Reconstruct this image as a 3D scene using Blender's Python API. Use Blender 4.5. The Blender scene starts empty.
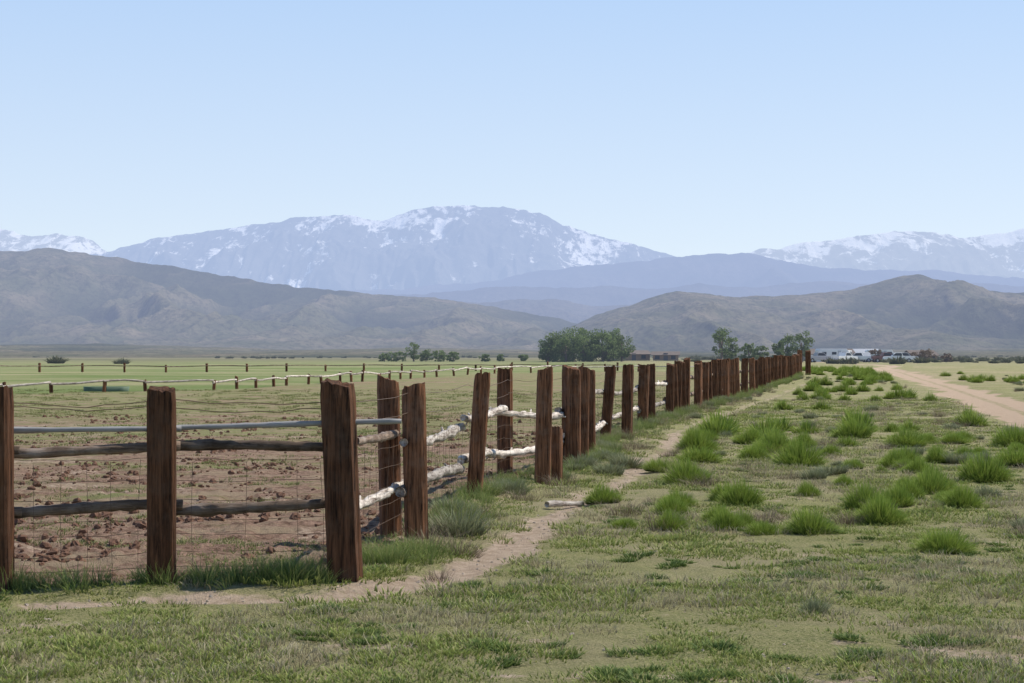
import bpy, math, random
import numpy as np
from mathutils import Vector, Matrix
random.seed(7); RNG=np.random.default_rng(11)
S=bpy.context.scene
S.view_settings.view_transform='Standard'; S.view_settings.look='None'; S.view_settings.exposure=0
COL=S.collection
# ------------------------------------------------------------------ numpy noise
def _h(ix,iy,s):
    n=(ix.astype(np.int64)*374761393+iy.astype(np.int64)*668265263+s*1442695041)&0xffffffff
    n=((n^(n>>13))*1274126177)&0xffffffff
    n=(n^(n>>16))&0xffffffff
    return n/4294967295.0
def vn(x,y,s=0):
    x=np.asarray(x,float);y=np.asarray(y,float)
    ix=np.floor(x);iy=np.floor(y);fx=x-ix;fy=y-iy
    fx=fx*fx*fx*(fx*(fx*6-15)+10);fy=fy*fy*fy*(fy*(fy*6-15)+10)
    a=_h(ix,iy,s);b=_h(ix+1,iy,s);c=_h(ix,iy+1,s);d=_h(ix+1,iy+1,s)
    return (a*(1-fx)+b*fx)*(1-fy)+(c*(1-fx)+d*fx)*fy
def fbm(x,y,o=4,s=0,g=0.5):
    t=0;a=1;w=0
    for i in range(o):
        t=t+a*vn(x*2**i+i*17.3,y*2**i-i*9.1,s+i);w+=a;a*=g
    return t/w
def ridged(x,y,o=4,s=0,g=0.5):
    t=0;a=1;w=0
    for i in range(o):
        t=t+a*(1-np.abs(2*vn(x*2**i+i*17.3,y*2**i-i*9.1,s+i)-1));w+=a;a*=g
    return t/w
def sst(e0,e1,x):
    t=np.clip((x-e0)/(e1-e0),0,1);return t*t*(3-2*t)
# ------------------------------------------------------------------ layout (metres, camera at origin, z=1.7)
FENCE=np.array([(-1.27,11.93),(-0.95,14.4),(-0.47,19.15),(0.1,21.8),(0.6,22.6),(0.95,24.2),(1.9,32),(3.1,37.8),(4.27,43.2),(11.6,75),(20.3,113)])
FRONT=np.array([(-30,10.2),(-3.64,11.43),(-2.56,11.72),(-1.27,11.93)])
FARF=np.array([(-60,50),(-21.8,68),(-13.3,75.5),(-11.3,85),(-6,104),(-0.9,118),(6,132),(20,135)])
PATH=np.array([(-3.2,11.0),(-2.2,11.25),(-1.3,11.3),(-0.83,11.75),(-0.5,12.5),(-0.15,13.3),(.0,14.2),(.16,15.1),(.30,16.2),(.42,17.2),(.95,19.3),(1.2,20.6),(1.65,22.4),(2.05,25.4),(2.8,28.6),(3.7,36),(6.1,46),(13,75),(22,112)])
ROAD=np.array([(9.5,5),(11.8,24),(13.3,38.8),(15.4,48.6),(17.2,57),(19.4,68),(22.2,82),(25.2,97),(29.0,118),(33.5,140),(38,165),(45,188),(53,230),(62,330)])
def pdist(x,y,P):
    d=np.full(np.shape(x),1e9)
    for (a,b) in zip(P[:-1],P[1:]):
        vx,vy=b-a;L=vx*vx+vy*vy
        t=np.clip(((x-a[0])*vx+(y-a[1])*vy)/L,0,1)
        d=np.minimum(d,np.hypot(x-a[0]-t*vx,y-a[1]-t*vy))
    return d
def fieldmask(x,y):
    fx=np.interp(y,FENCE[:,1],FENCE[:,0]);fy=np.interp(x,FRONT[:,0],FRONT[:,1])
    m=sst(-.15,.25,fx-x)*sst(-.1,.35,y-fy)
    return m
def farmask(x,y):
    return sst(-1,1,y-np.interp(x,FARF[:,0],FARF[:,1]))*sst(-1,1,np.interp(y,FENCE[:,1],FENCE[:,0])-x)
def gz(x,y):
    x=np.asarray(x,float);y=np.asarray(y,float)
    r=np.hypot(x,y);near=1-sst(40,200,r)
    f=fieldmask(x,y)
    z=.07*(fbm(x/2.3,y/2.3,3,5)-.5)+.035*(fbm(x/.35,y/.35,3,9)-.5)*near
    rough=f*(1-sst(14,34,y))
    z=z+rough*(.17*(fbm(x/.33,y/.33,4,21,.6)-.5)-.02)
    p=pdist(x,y,PATH);z=z-.035*(1-sst(.1,.35,p))*near
    rd=pdist(x,y,ROAD);z=z-.05*(1-sst(.8,1.6,rd))
    z=z+.3*sst(50,130,y)+.25*(fbm(x/25,y/25,2,3)-.5)*sst(30,80,r)
    fd=np.minimum(pdist(x,y,FENCE),pdist(x,y,FRONT));z=z+.04*(1-sst(.1,.6,fd))*near
    return z
def gz1(x,y): return float(gz(np.array([x]),np.array([y]))[0])
# ------------------------------------------------------------------ helpers
def mkmesh(name,V,F,smooth=True,attrs=None):
    V=np.asarray(V,np.float32);F=np.asarray(F,np.int32);k=F.shape[1]
    me=bpy.data.meshes.new(name)
    me.vertices.add(len(V));me.vertices.foreach_set('co',V.ravel())
    me.loops.add(F.size);me.loops.foreach_set('vertex_index',F.ravel())
    me.polygons.add(len(F));me.polygons.foreach_set('loop_start',np.arange(0,F.size,k,dtype=np.int32))
    me.polygons.foreach_set('use_smooth',np.full(len(F),smooth))
    if attrs:
        for n,a in attrs.items():
            at=me.attributes.new(n,'FLOAT','POINT');at.data.foreach_set('value',np.asarray(a,np.float32).ravel())
    me.update(calc_edges=True);me.validate()
    return me
def obj(name,me,mat=None,parent=None,col=None):
    o=bpy.data.objects.new(name,me)
    (col or COL).objects.link(o)
    if mat is not None: me.materials.append(mat)
    if parent is not None: o.parent=parent
    return o
def empty(name,loc=(0,0,0),rz=0):
    e=bpy.data.objects.new(name,None);COL.objects.link(e);e.location=loc;e.rotation_euler=(0,0,rz);e.empty_display_size=.3
    return e
class MB:
    def __init__(s): s.v=[];s.f=[];s.n=0
    def add(s,V,F):
        V=np.asarray(V,float);F=np.asarray(F,int)
        s.v.append(V);s.f.append(F+s.n);s.n+=len(V)
    def tube(s,pts,rad,k=8,cap=True,jit=0):
        pts=[Vector(p) for p in pts];n=len(pts)
        rad=[rad]*n if np.isscalar(rad) else rad
        V=[]
        for i,p in enumerate(pts):
            t=(pts[min(i+1,n-1)]-pts[max(i-1,0)]).normalized()
            up=Vector((0,0,1)) if abs(t.z)<.9 else Vector((1,0,0))
            a=t.cross(up).normalized();b=t.cross(a)
            for j in range(k):
                th=2*math.pi*j/k;r=rad[i]*(1+jit*random.uniform(-1,1))
                V.append(p+(a*math.cos(th)+b*math.sin(th))*r)
        F=[(i*k+j,i*k+(j+1)%k,(i+1)*k+(j+1)%k,(i+1)*k+j) for i in range(n-1) for j in range(k)]
        if cap:
            for base,c in ((0,pts[0]),((n-1)*k,pts[-1])):
                ci=len(V);V.append(c)
                for j in range(0,k,2):
                    F.append((ci,base+j,base+(j+1)%k,base+(j+2)%k))
        s.add([tuple(v) for v in V],F)
    def box(s,c,d,rz=0):
        x,y,z=d[0]/2,d[1]/2,d[2]/2
        V=[(i*x,j*y,k*z) for i in(-1,1) for j in(-1,1) for k in(-1,1)]
        cr,sr=math.cos(rz),math.sin(rz)
        V=[(c[0]+a*cr-b*sr,c[1]+a*sr+b*cr,c[2]+e) for a,b,e in V]
        s.add(V,[(0,1,3,2),(4,6,7,5),(0,4,5,1),(2,3,7,6),(0,2,6,4),(1,5,7,3)])
    def mesh(s,name,smooth=True): return mkmesh(name,np.vstack(s.v),np.vstack(s.f),smooth)
# ------------------------------------------------------------------ materials
HAZE_L=5200.0
def N(nt,t,**kw):
    n=nt.nodes.new(t)
    for k,v in kw.items(): setattr(n,k,v)
    return n
def newmat(name):
    m=bpy.data.materials.new(name);m.use_nodes=True;nt=m.node_tree;nt.nodes.clear()
    out=N(nt,'ShaderNodeOutputMaterial');b=N(nt,'ShaderNodeBsdfPrincipled')
    b.inputs['Roughness'].default_value=.9
    b.inputs['Specular IOR Level'].default_value=.15
    nt.links.new(b.outputs[0],out.inputs[0]);return m,nt,b,out
def L(nt,a,b): nt.links.new(a,b)
def noise(nt,scale,detail=4,rough=.55,vec=None,dist=0):
    n=N(nt,'ShaderNodeTexNoise');n.inputs['Scale'].default_value=scale;n.inputs['Detail'].default_value=detail
    n.inputs['Roughness'].default_value=rough;n.inputs['Distortion'].default_value=dist
    if vec is not None:L(nt,vec,n.inputs['Vector'])
    return n.outputs['Fac']
def ramp(nt,fac,stops):
    r=N(nt,'ShaderNodeValToRGB');e=r.color_ramp.elements
    while len(e)>len(stops):e.remove(e[-1])
    while len(e)<len(stops):e.new(1)
    for i,(p,c) in enumerate(stops):
        e[i].position=p;e[i].color=(c,c,c,1) if np.isscalar(c) else (*c,1)
    L(nt,fac,r.inputs[0]);return r.outputs[0]
def mix(nt,fac,a,b,mode='MIX'):
    m=N(nt,'ShaderNodeMix',data_type='RGBA',blend_type=mode)
    for s,v in ((m.inputs[0],fac),(m.inputs[6],a),(m.inputs[7],b)):
        if hasattr(v,'links') or hasattr(v,'is_linked'):L(nt,v,s)
        elif np.isscalar(v): s.default_value=v
        else: s.default_value=(*v,1)
    return m.outputs[2]
def math_(nt,op,a,b=0.0,c=None,clamp=False):
    m=N(nt,'ShaderNodeMath',operation=op);m.use_clamp=clamp
    for s,v in zip(m.inputs,(a,b,c)):
        if v is None:continue
        if hasattr(v,'is_linked'):L(nt,v,s)
        else:s.default_value=v
    return m.outputs[0]
def geo(nt): return N(nt,'ShaderNodeNewGeometry')
def wpos(nt,scale=(1,1,1),rot=(0,0,0)):
    g=geo(nt);mp=N(nt,'ShaderNodeMapping');L(nt,g.outputs['Position'],mp.inputs[0]);mp.inputs['Scale'].default_value=scale;mp.inputs['Rotation'].default_value=rot
    return mp.outputs[0]
def opos(nt,scale=(1,1,1)):
    g=N(nt,'ShaderNodeTexCoord');mp=N(nt,'ShaderNodeMapping');L(nt,g.outputs['Object'],mp.inputs[0]);mp.inputs['Scale'].default_value=scale
    return mp.outputs[0]
def attr(nt,n):
    a=N(nt,'ShaderNodeAttribute');a.attribute_name=n;return a.outputs['Fac']
def bump(nt,b,h,st=.5,d=.02):
    n=N(nt,'ShaderNodeBump');n.inputs['Strength'].default_value=st;n.inputs['Distance'].default_value=d
    L(nt,h,n.inputs['Height']);L(nt,n.outputs[0],b.inputs['Normal'])
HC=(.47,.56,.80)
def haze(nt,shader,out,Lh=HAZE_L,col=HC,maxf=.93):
    """painted aerial perspective: emission mixed into the surface shader, growing with distance from the valley origin"""
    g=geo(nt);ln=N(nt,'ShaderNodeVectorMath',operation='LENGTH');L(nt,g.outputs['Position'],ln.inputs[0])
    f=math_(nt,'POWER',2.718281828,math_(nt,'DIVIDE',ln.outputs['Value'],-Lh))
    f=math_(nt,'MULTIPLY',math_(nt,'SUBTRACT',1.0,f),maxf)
    em=N(nt,'ShaderNodeEmission');em.inputs[0].default_value=(*col,1);em.inputs[1].default_value=1  # surface glows in the air's colour to imitate distance haze
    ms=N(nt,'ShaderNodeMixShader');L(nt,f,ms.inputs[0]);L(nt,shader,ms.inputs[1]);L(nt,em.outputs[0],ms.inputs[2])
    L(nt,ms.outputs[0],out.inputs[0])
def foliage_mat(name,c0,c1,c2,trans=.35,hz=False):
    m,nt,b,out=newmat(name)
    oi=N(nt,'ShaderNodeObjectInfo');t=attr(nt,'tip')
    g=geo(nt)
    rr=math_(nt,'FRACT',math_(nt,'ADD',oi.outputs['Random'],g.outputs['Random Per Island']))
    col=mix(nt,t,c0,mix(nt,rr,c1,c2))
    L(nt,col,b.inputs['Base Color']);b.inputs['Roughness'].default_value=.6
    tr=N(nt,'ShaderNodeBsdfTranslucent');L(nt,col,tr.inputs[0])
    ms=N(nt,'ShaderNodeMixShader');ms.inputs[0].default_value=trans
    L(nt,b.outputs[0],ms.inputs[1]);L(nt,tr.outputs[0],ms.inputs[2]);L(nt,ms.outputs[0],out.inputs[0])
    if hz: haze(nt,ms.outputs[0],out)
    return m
def plain(name,col,rough=.6,metal=0,var=.25,scale=6,hz=False):
    m,nt,b,out=newmat(name)
    n=noise(nt,scale,5,.6,opos(nt))
    c=mix(nt,n,tuple(x*(1-var) for x in col),tuple(min(1,x*(1+var)) for x in col))
    L(nt,c,b.inputs['Base Color']);b.inputs['Roughness'].default_value=rough;b.inputs['Metallic'].default_value=metal
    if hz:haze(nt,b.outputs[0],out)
    return m
def wood_mat(name,dark,light,grey,gs=14,zaxis=True,r0=.36,r1=.62,gamt=.55):
    m,nt,b,out=newmat(name)
    sc=(gs,gs,.9) if zaxis else (.9,gs,gs)
    v=opos(nt,sc);oi=N(nt,'ShaderNodeObjectInfo')
    ad=N(nt,'ShaderNodeVectorMath',operation='ADD');L(nt,v,ad.inputs[0])
    cm=N(nt,'ShaderNodeCombineXYZ');r=math_(nt,'MULTIPLY',oi.outputs['Random'],57.0);L(nt,r,cm.inputs[0]);L(nt,r,cm.inputs[2]);L(nt,cm.outputs[0],ad.inputs[1])
    g=noise(nt,2.4,9,.72,ad.outputs[0],.3)
    bl=noise(nt,5,4,.6,opos(nt))
    c=mix(nt,ramp(nt,g,[(r0,0),(r1,1)]),dark,light)
    c=mix(nt,math_(nt,'MULTIPLY',ramp(nt,bl,[(.48,0),(.7,1)]),gamt),c,grey)
    val=math_(nt,'ADD',math_(nt,'MULTIPLY',oi.outputs['Random'],.8),.65)
    hs=N(nt,'ShaderNodeHueSaturation');L(nt,val,hs.inputs['Value']);L(nt,c,hs.inputs['Color'])
    L(nt,hs.outputs[0],b.inputs['Base Color']);b.inputs['Roughness'].default_value=.8
    bump(nt,b,g,1,.02)
    return m
M_post=wood_mat('creosote_tie_wood',(.016,.008,.005),(.24,.11,.055),(.18,.115,.08),15)
M_rail=wood_mat('weathered_log_wood',(.06,.042,.03),(.24,.175,.13),(.34,.29,.25),10,False)
M_white=wood_mat('bleached_peeled_log',(.10,.07,.05),(.62,.56,.49),(.24,.19,.16),9,False,.36,.54,.8)
M_pipe=plain('dull_galvanised_pipe',(.29,.285,.28),.8,0,.4)
M_wire=plain('rusty_fence_wire',(.16,.11,.08),.6,.4)
# ------------------------------------------------------------------ ground
def ground():
    dense=np.radians(np.linspace(-24,24,640))
    coarse=np.radians(np.concatenate([np.linspace(24.5,335.5,150)]))
    ang=np.concatenate([dense,coarse])
    rr=np.concatenate([[.5,2,4],np.geomspace(5.5,400,640),np.geomspace(404,30000,150)])
    A,R=np.meshgrid(ang,rr)
    X=R*np.sin(A);Y=R*np.cos(A);Z=gz(X,Y)
    nr,na=X.shape
    V=np.stack([X,Y,Z],-1).reshape(-1,3)
    V=np.vstack([V,[[0,0,0]]])
    i,j=np.meshgrid(np.arange(nr-1),np.arange(na),indexing='ij')
    j2=(j+1)%na
    F=np.stack([i*na+j,i*na+j2,(i+1)*na+j2,(i+1)*na+j],-1).reshape(-1,4)[:,::-1]
    x,y=V[:,0],V[:,1]
    wob=(fbm(x/.6,y/.6,4,31)-.5)
    fade=(.62+.55*(fbm(x/1.8,y/3.2,2,66)-.3))*(1-.35*sst(30,60,y))+.3*np.exp(-((y-13)/2.5)**2)*(x>-1.2)
    pth=(1-sst(.04,.40,pdist(x,y,PATH)+wob*.45))*np.clip(fade,0,1)
    rd=pdist(x,y,ROAD)
    rw=1-sst(.6,1.55,rd+1.8*(fbm(x/2.5,y/2.5,3,33)-.5))
    trk=1-sst(.0,.35,np.abs(rd-.05))
    rw=rw*(1-.5*trk)
    e1=np.exp(-((x-2.7)/1.2)**2-((y-8.75)/.45)**2)
    bare=sst(.62,.74,fbm(x/.5,y/.3,4,41)+.20*e1-.02)*(1-sst(9.5,12,y))
    bare=np.maximum(bare,.75*sst(.60,.70,fbm(x/.9,y/1.1,4,47))*sst(12,14,y)*(1-sst(40,60,y)))
    bare=np.maximum(bare,np.exp(-((pdist(x,y,FRONT)-.42)/.2)**2)*.6*(y<11.8)*(x>-3.5)*sst(.35,.6,fbm(x/.7,y/.7,2,4)))
    pad=sst(.55,.64,fbm(x/9,y/22,3,91))*(x>.25*y)*sst(60,90,y)*(1-sst(260,330,y))*.42
    at=dict(path=np.maximum(pth,bare*.62),road=np.maximum(rw,pad),field=fieldmask(x,y)*1.0,farf=farmask(x,y))
    me=mkmesh('ground',V,F,True,at)
    m,nt,b,out=newmat('valley_ground')
    P=wpos(nt)
    fine=noise(nt,55,5,.75,P);mid=noise(nt,4.5,6,.62,P);big=noise(nt,.42,5,.6,P)
    dn=noise(nt,9,6,.75,P)
    c=mix(nt,ramp(nt,mid,[(.38,0),(.62,1)]),(.13,.165,.045),(.27,.27,.10))
    c=mix(nt,ramp(nt,fine,[(.40,0),(.62,1)]),c,(.40,.36,.19))
    c=mix(nt,ramp(nt,fine,[(.32,1),(.44,0)]),c,(.06,.06,.025))
    c=mix(nt,math_(nt,'MULTIPLY',ramp(nt,big,[(.45,0),(.62,1)]),.6),c,(.38,.32,.20))
    dirt=mix(nt,ramp(nt,dn,[(.3,0),(.7,1)]),(.36,.265,.185),(.62,.49,.37))
    sx=wpos(nt,(.5,1.4,1));fn=noise(nt,.9,7,.68,sx);fn2=noise(nt,.12,5,.6,wpos(nt,(.6,1.6,1)))
    soil=mix(nt,ramp(nt,dn,[(.34,0),(.62,1)]),(.10,.055,.036),(.40,.265,.19))
    g=geo(nt);sp=N(nt,'ShaderNodeSeparateXYZ');L(nt,g.outputs['Position'],sp.inputs[0])
    yy=N(nt,'ShaderNodeMapRange');L(nt,sp.outputs['Y'],yy.inputs[0]);yy.inputs[1].default_value=12;yy.inputs[2].default_value=50;yy.inputs[3].default_value=-.10;yy.inputs[4].default_value=.05
    fm=math_(nt,'ADD',math_(nt,'ADD',math_(nt,'MULTIPLY',fn,.55),math_(nt,'MULTIPLY',fn2,.45)),yy.outputs[0])
    fg=mix(nt,fine,(.17,.19,.065),(.29,.28,.13))
    fc=mix(nt,ramp(nt,fm,[(.44,0),(.54,1)]),soil,fg)
    fc=mix(nt,ramp(nt,noise(nt,1.7,6,.7,wpos(nt,(.4,1.6,1))),[(.48,0),(.60,1)]),fc,mix(nt,fine,(.28,.21,.13),(.42,.32,.22)))
    farc=mix(nt,ramp(nt,noise(nt,.09,5,.65,wpos(nt,(.35,1.2,1))),[(.38,0),(.64,1)]),(.165,.215,.07),(.33,.31,.16))
    c=mix(nt,ramp(nt,attr(nt,'field'),[(.35,0),(.65,1)]),c,fc)
    c=mix(nt,attr(nt,'farf'),c,farc)
    ln=N(nt,'ShaderNodeVectorMath',operation='LENGTH');L(nt,g.outputs['Position'],ln.inputs[0])
    fr=N(nt,'ShaderNodeMapRange');L(nt,ln.outputs['Value'],fr.inputs[0]);fr.inputs[1].default_value=220;fr.inputs[2].default_value=480
    plainc=mix(nt,ramp(nt,noise(nt,.006,6,.65,wpos(nt,(.25,1,1))),[(.36,0),(.5,.5),(.64,1)]),(.12,.13,.06),(.28,.24,.14))
    c=mix(nt,fr.outputs[0],c,plainc)
    pm=math_(nt,'ADD',attr(nt,'path'),math_(nt,'MULTIPLY',math_(nt,'SUBTRACT',dn,.5),1.2))
    c=mix(nt,ramp(nt,pm,[(.38,0),(.68,1)]),c,dirt)
    rm=math_(nt,'ADD',attr(nt,'road'),math_(nt,'MULTIPLY',math_(nt,'SUBTRACT',mid,.5),.8))
    c=mix(nt,ramp(nt,rm,[(.35,0),(.65,1)]),c,mix(nt,mid,(.44,.32,.22),(.58,.44,.32)))
    L(nt,c,b.inputs['Base Color']);b.inputs['Roughness'].default_value=1;b.inputs['Specular IOR Level'].default_value=.05
    h=math_(nt,'ADD',math_(nt,'MULTIPLY',dn,.7),math_(nt,'MULTIPLY',fine,.35))
    bump(nt,b,h,1,.09)
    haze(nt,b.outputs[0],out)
    obj('ground',me,m)
ground()
# ------------------------------------------------------------------ terrain ridges
def ridge(name,D,pts,depth,mat,relief,lam,nx=520,nt_=90,p=1.25,seed=0,rough=.03,back=.5,zbase=-6,sharp=.58):
    px=np.array([q[0] for q in pts],float);py=np.array([q[1] for q in pts],float)
    xw=(px-512)/1600*D;H=1.7+(355-py)/1600*D
    xs=np.linspace(xw[0],xw[-1],nx)
    T=np.concatenate([np.linspace(0,1,nt_),np.linspace(1,1+back,20)[1:]])
    Xg,Tg=np.meshgrid(xs,T)
    k=np.ones(9)/9
    Hs=np.interp(xs,xw,H)
    Hs=np.convolve(np.pad(Hs,4,mode='edge'),k,'valid')
    Hs=Hs+rough*Hs.max()*((fbm(xs/lam*4,xs*0,4,seed+5,.6)-.5)*2+.5*(ridged(xs/lam*9,xs*0+4,3,seed+6,.6)-.5))
    Hg=np.broadcast_to(Hs,Xg.shape)
    Y=D-depth*(1-Tg)+ .25*depth*(fbm(Xg/(lam*2.5),Xg*0+3,2,seed)-.5)*np.minimum(Tg,1)
    wx=Xg+lam*.8*(fbm(Xg/lam/1.5,Y/lam/1.5,3,seed+1)-.5)
    rd=ridged(wx/lam,Y/(lam*2.3),5,seed+2,sharp)
    prof=np.where(Tg<=1,np.clip(Tg,0,1)**p,1-(Tg-1)*1.1)
    Z=Hg*prof
    env=np.sin(np.pi*np.clip(Tg,0,1)**1.15);env=np.clip(env,0,1)**.9
    Z=Z+relief*env*(rd-.68)*np.clip(Hg/Hs.max(),.25,1)*2.2
    Z=Z+relief*.10*(fbm(Xg/lam*7,Y/lam*7,3,seed+8)-.5)*np.clip(Tg,0,1)
    Z=np.where(Tg<=0,zbase,Z)
    V=np.stack([Xg,Y,Z],-1).reshape(-1,3);nr,na=Xg.shape
    cav=np.clip((rd-.3)*1.6,0,1)
    i,j=np.meshgrid(np.arange(nr-1),np.arange(na-1),indexing='ij')
    F=np.stack([i*na+j,i*na+j+1,(i+1)*na+j+1,(i+1)*na+j],-1).reshape(-1,4)
    obj(name,mkmesh(name,V,F,True,{'spur':cav.reshape(-1)}),mat)
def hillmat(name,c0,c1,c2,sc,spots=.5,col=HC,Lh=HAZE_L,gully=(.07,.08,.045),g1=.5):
    m,nt,b,out=newmat(name)
    n1=noise(nt,sc,7,.62,wpos(nt));n2=noise(nt,sc*9,6,.75,wpos(nt,(1,.6,1)));n3=noise(nt,sc*.35,4,.6,wpos(nt))
    c=mix(nt,ramp(nt,n1,[(.38,0),(.62,1)]),c0,c1)
    c=mix(nt,ramp(nt,n3,[(.45,0),(.65,.8)]),c,c2)
    gv=math_(nt,'ADD',attr(nt,'spur'),math_(nt,'MULTIPLY',math_(nt,'SUBTRACT',n2,.5),.5))
    c=mix(nt,ramp(nt,gv,[(.18,.85),(g1,0)]),c,gully)
    c=mix(nt,math_(nt,'MULTIPLY',ramp(nt,n2,[(.48,0),(.58,1)]),spots),c,(.03,.036,.02))
    L(nt,c,b.inputs['Base Color']);b.inputs['Roughness'].default_value=1;b.inputs['Specular IOR Level'].default_value=0
    bump(nt,b,n2,.8,.1/sc)
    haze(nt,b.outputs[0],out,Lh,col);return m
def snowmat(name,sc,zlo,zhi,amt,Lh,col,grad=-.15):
    m,nt,b,out=newmat(name)
    g=geo(nt);sp=N(nt,'ShaderNodeSeparateXYZ');L(nt,g.outputs['Position'],sp.inputs[0])
    n1=noise(nt,sc*1.6,9,.72,wpos(nt,(1,.3,.55),(0,.5,.5)),.8);n2=noise(nt,sc*.45,4,.6,wpos(nt,(1,.5,1)))
    n3=noise(nt,sc*2.6,6,.7,wpos(nt,(.8,.3,1.3),(0,-.5,0)),.5)
    mr=N(nt,'ShaderNodeMapRange');L(nt,sp.outputs['Z'],mr.inputs[0]);mr.inputs[1].default_value=zlo;mr.inputs[2].default_value=zhi;mr.inputs[3].default_value=grad;mr.inputs[4].default_value=.0
    v=math_(nt,'ADD',math_(nt,'ADD',math_(nt,'ADD',math_(nt,'MULTIPLY',n1,.42),math_(nt,'MULTIPLY',n3,.25)),math_(nt,'MULTIPLY',n2,.33)),mr.outputs[0])
    v=math_(nt,'SUBTRACT',v,math_(nt,'MULTIPLY',math_(nt,'SUBTRACT',attr(nt,'spur'),.5),.10))
    mask=ramp(nt,math_(nt,'ADD',v,amt),[(.53,0),(.575,1)])
    rock=mix(nt,noise(nt,sc*2,6,.7,wpos(nt)),(.05,.055,.05),(.22,.2,.18))
    c=mix(nt,mask,rock,(.97,.91,.83))
    L(nt,c,b.inputs['Base Color']);b.inputs['Roughness'].default_value=1;b.inputs['Specular IOR Level'].default_value=0
    bump(nt,b,noise(nt,sc*3,6,.7,wpos(nt)),.8,.1/sc)
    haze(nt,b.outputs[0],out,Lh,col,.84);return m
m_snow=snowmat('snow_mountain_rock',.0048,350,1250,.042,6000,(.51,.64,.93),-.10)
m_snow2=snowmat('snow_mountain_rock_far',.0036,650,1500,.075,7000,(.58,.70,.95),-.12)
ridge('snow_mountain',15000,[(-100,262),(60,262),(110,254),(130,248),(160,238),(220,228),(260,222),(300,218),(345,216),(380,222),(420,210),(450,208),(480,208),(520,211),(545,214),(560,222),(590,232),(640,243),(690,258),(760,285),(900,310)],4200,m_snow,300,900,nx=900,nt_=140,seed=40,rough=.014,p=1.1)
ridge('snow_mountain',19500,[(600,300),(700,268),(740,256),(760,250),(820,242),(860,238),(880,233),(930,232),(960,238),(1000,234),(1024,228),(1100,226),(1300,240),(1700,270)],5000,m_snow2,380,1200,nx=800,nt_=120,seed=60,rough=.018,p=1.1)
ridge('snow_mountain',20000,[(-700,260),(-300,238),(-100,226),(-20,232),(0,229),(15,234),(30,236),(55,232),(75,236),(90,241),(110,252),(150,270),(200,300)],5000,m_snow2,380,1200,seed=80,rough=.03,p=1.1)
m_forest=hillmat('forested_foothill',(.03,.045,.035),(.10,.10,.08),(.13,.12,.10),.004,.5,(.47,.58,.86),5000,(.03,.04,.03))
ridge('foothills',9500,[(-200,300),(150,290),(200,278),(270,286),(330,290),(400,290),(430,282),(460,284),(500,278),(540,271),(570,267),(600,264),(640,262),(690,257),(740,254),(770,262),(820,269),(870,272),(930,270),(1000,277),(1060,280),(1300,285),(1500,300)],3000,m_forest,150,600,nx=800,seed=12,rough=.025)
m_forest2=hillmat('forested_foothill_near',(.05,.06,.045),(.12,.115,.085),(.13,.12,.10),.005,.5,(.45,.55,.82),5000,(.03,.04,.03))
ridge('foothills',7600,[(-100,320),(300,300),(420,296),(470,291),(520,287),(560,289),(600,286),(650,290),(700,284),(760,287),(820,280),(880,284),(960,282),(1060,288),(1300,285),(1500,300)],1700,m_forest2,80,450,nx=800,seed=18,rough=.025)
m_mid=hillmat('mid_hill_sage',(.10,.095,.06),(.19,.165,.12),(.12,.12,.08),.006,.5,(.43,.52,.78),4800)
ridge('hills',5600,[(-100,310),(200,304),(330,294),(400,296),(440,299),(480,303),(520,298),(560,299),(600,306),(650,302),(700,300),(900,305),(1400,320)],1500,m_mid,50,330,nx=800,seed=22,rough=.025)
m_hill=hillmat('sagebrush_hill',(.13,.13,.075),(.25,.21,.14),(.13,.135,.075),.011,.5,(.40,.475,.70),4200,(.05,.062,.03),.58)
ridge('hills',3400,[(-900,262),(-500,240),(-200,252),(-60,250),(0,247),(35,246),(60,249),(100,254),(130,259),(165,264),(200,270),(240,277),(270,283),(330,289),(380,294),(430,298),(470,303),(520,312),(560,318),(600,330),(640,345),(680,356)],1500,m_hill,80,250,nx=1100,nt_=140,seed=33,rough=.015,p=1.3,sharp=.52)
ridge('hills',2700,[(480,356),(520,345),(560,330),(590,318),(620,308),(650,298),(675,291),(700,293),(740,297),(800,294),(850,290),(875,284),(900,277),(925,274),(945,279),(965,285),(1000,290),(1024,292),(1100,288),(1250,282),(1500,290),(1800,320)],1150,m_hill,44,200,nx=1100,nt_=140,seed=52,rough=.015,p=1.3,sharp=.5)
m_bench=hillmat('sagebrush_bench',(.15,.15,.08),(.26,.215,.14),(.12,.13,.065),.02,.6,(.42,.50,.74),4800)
ridge('terrain_bench',1700,[(-800,343),(-300,344),(0,345),(120,344),(200,347),(300,350),(400,348),(560,350),(700,351),(900,350),(1100,348),(1600,350)],900,m_bench,3.5,120,nx=700,nt_=60,seed=71,rough=.08,p=1.0,zbase=-2)
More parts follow.
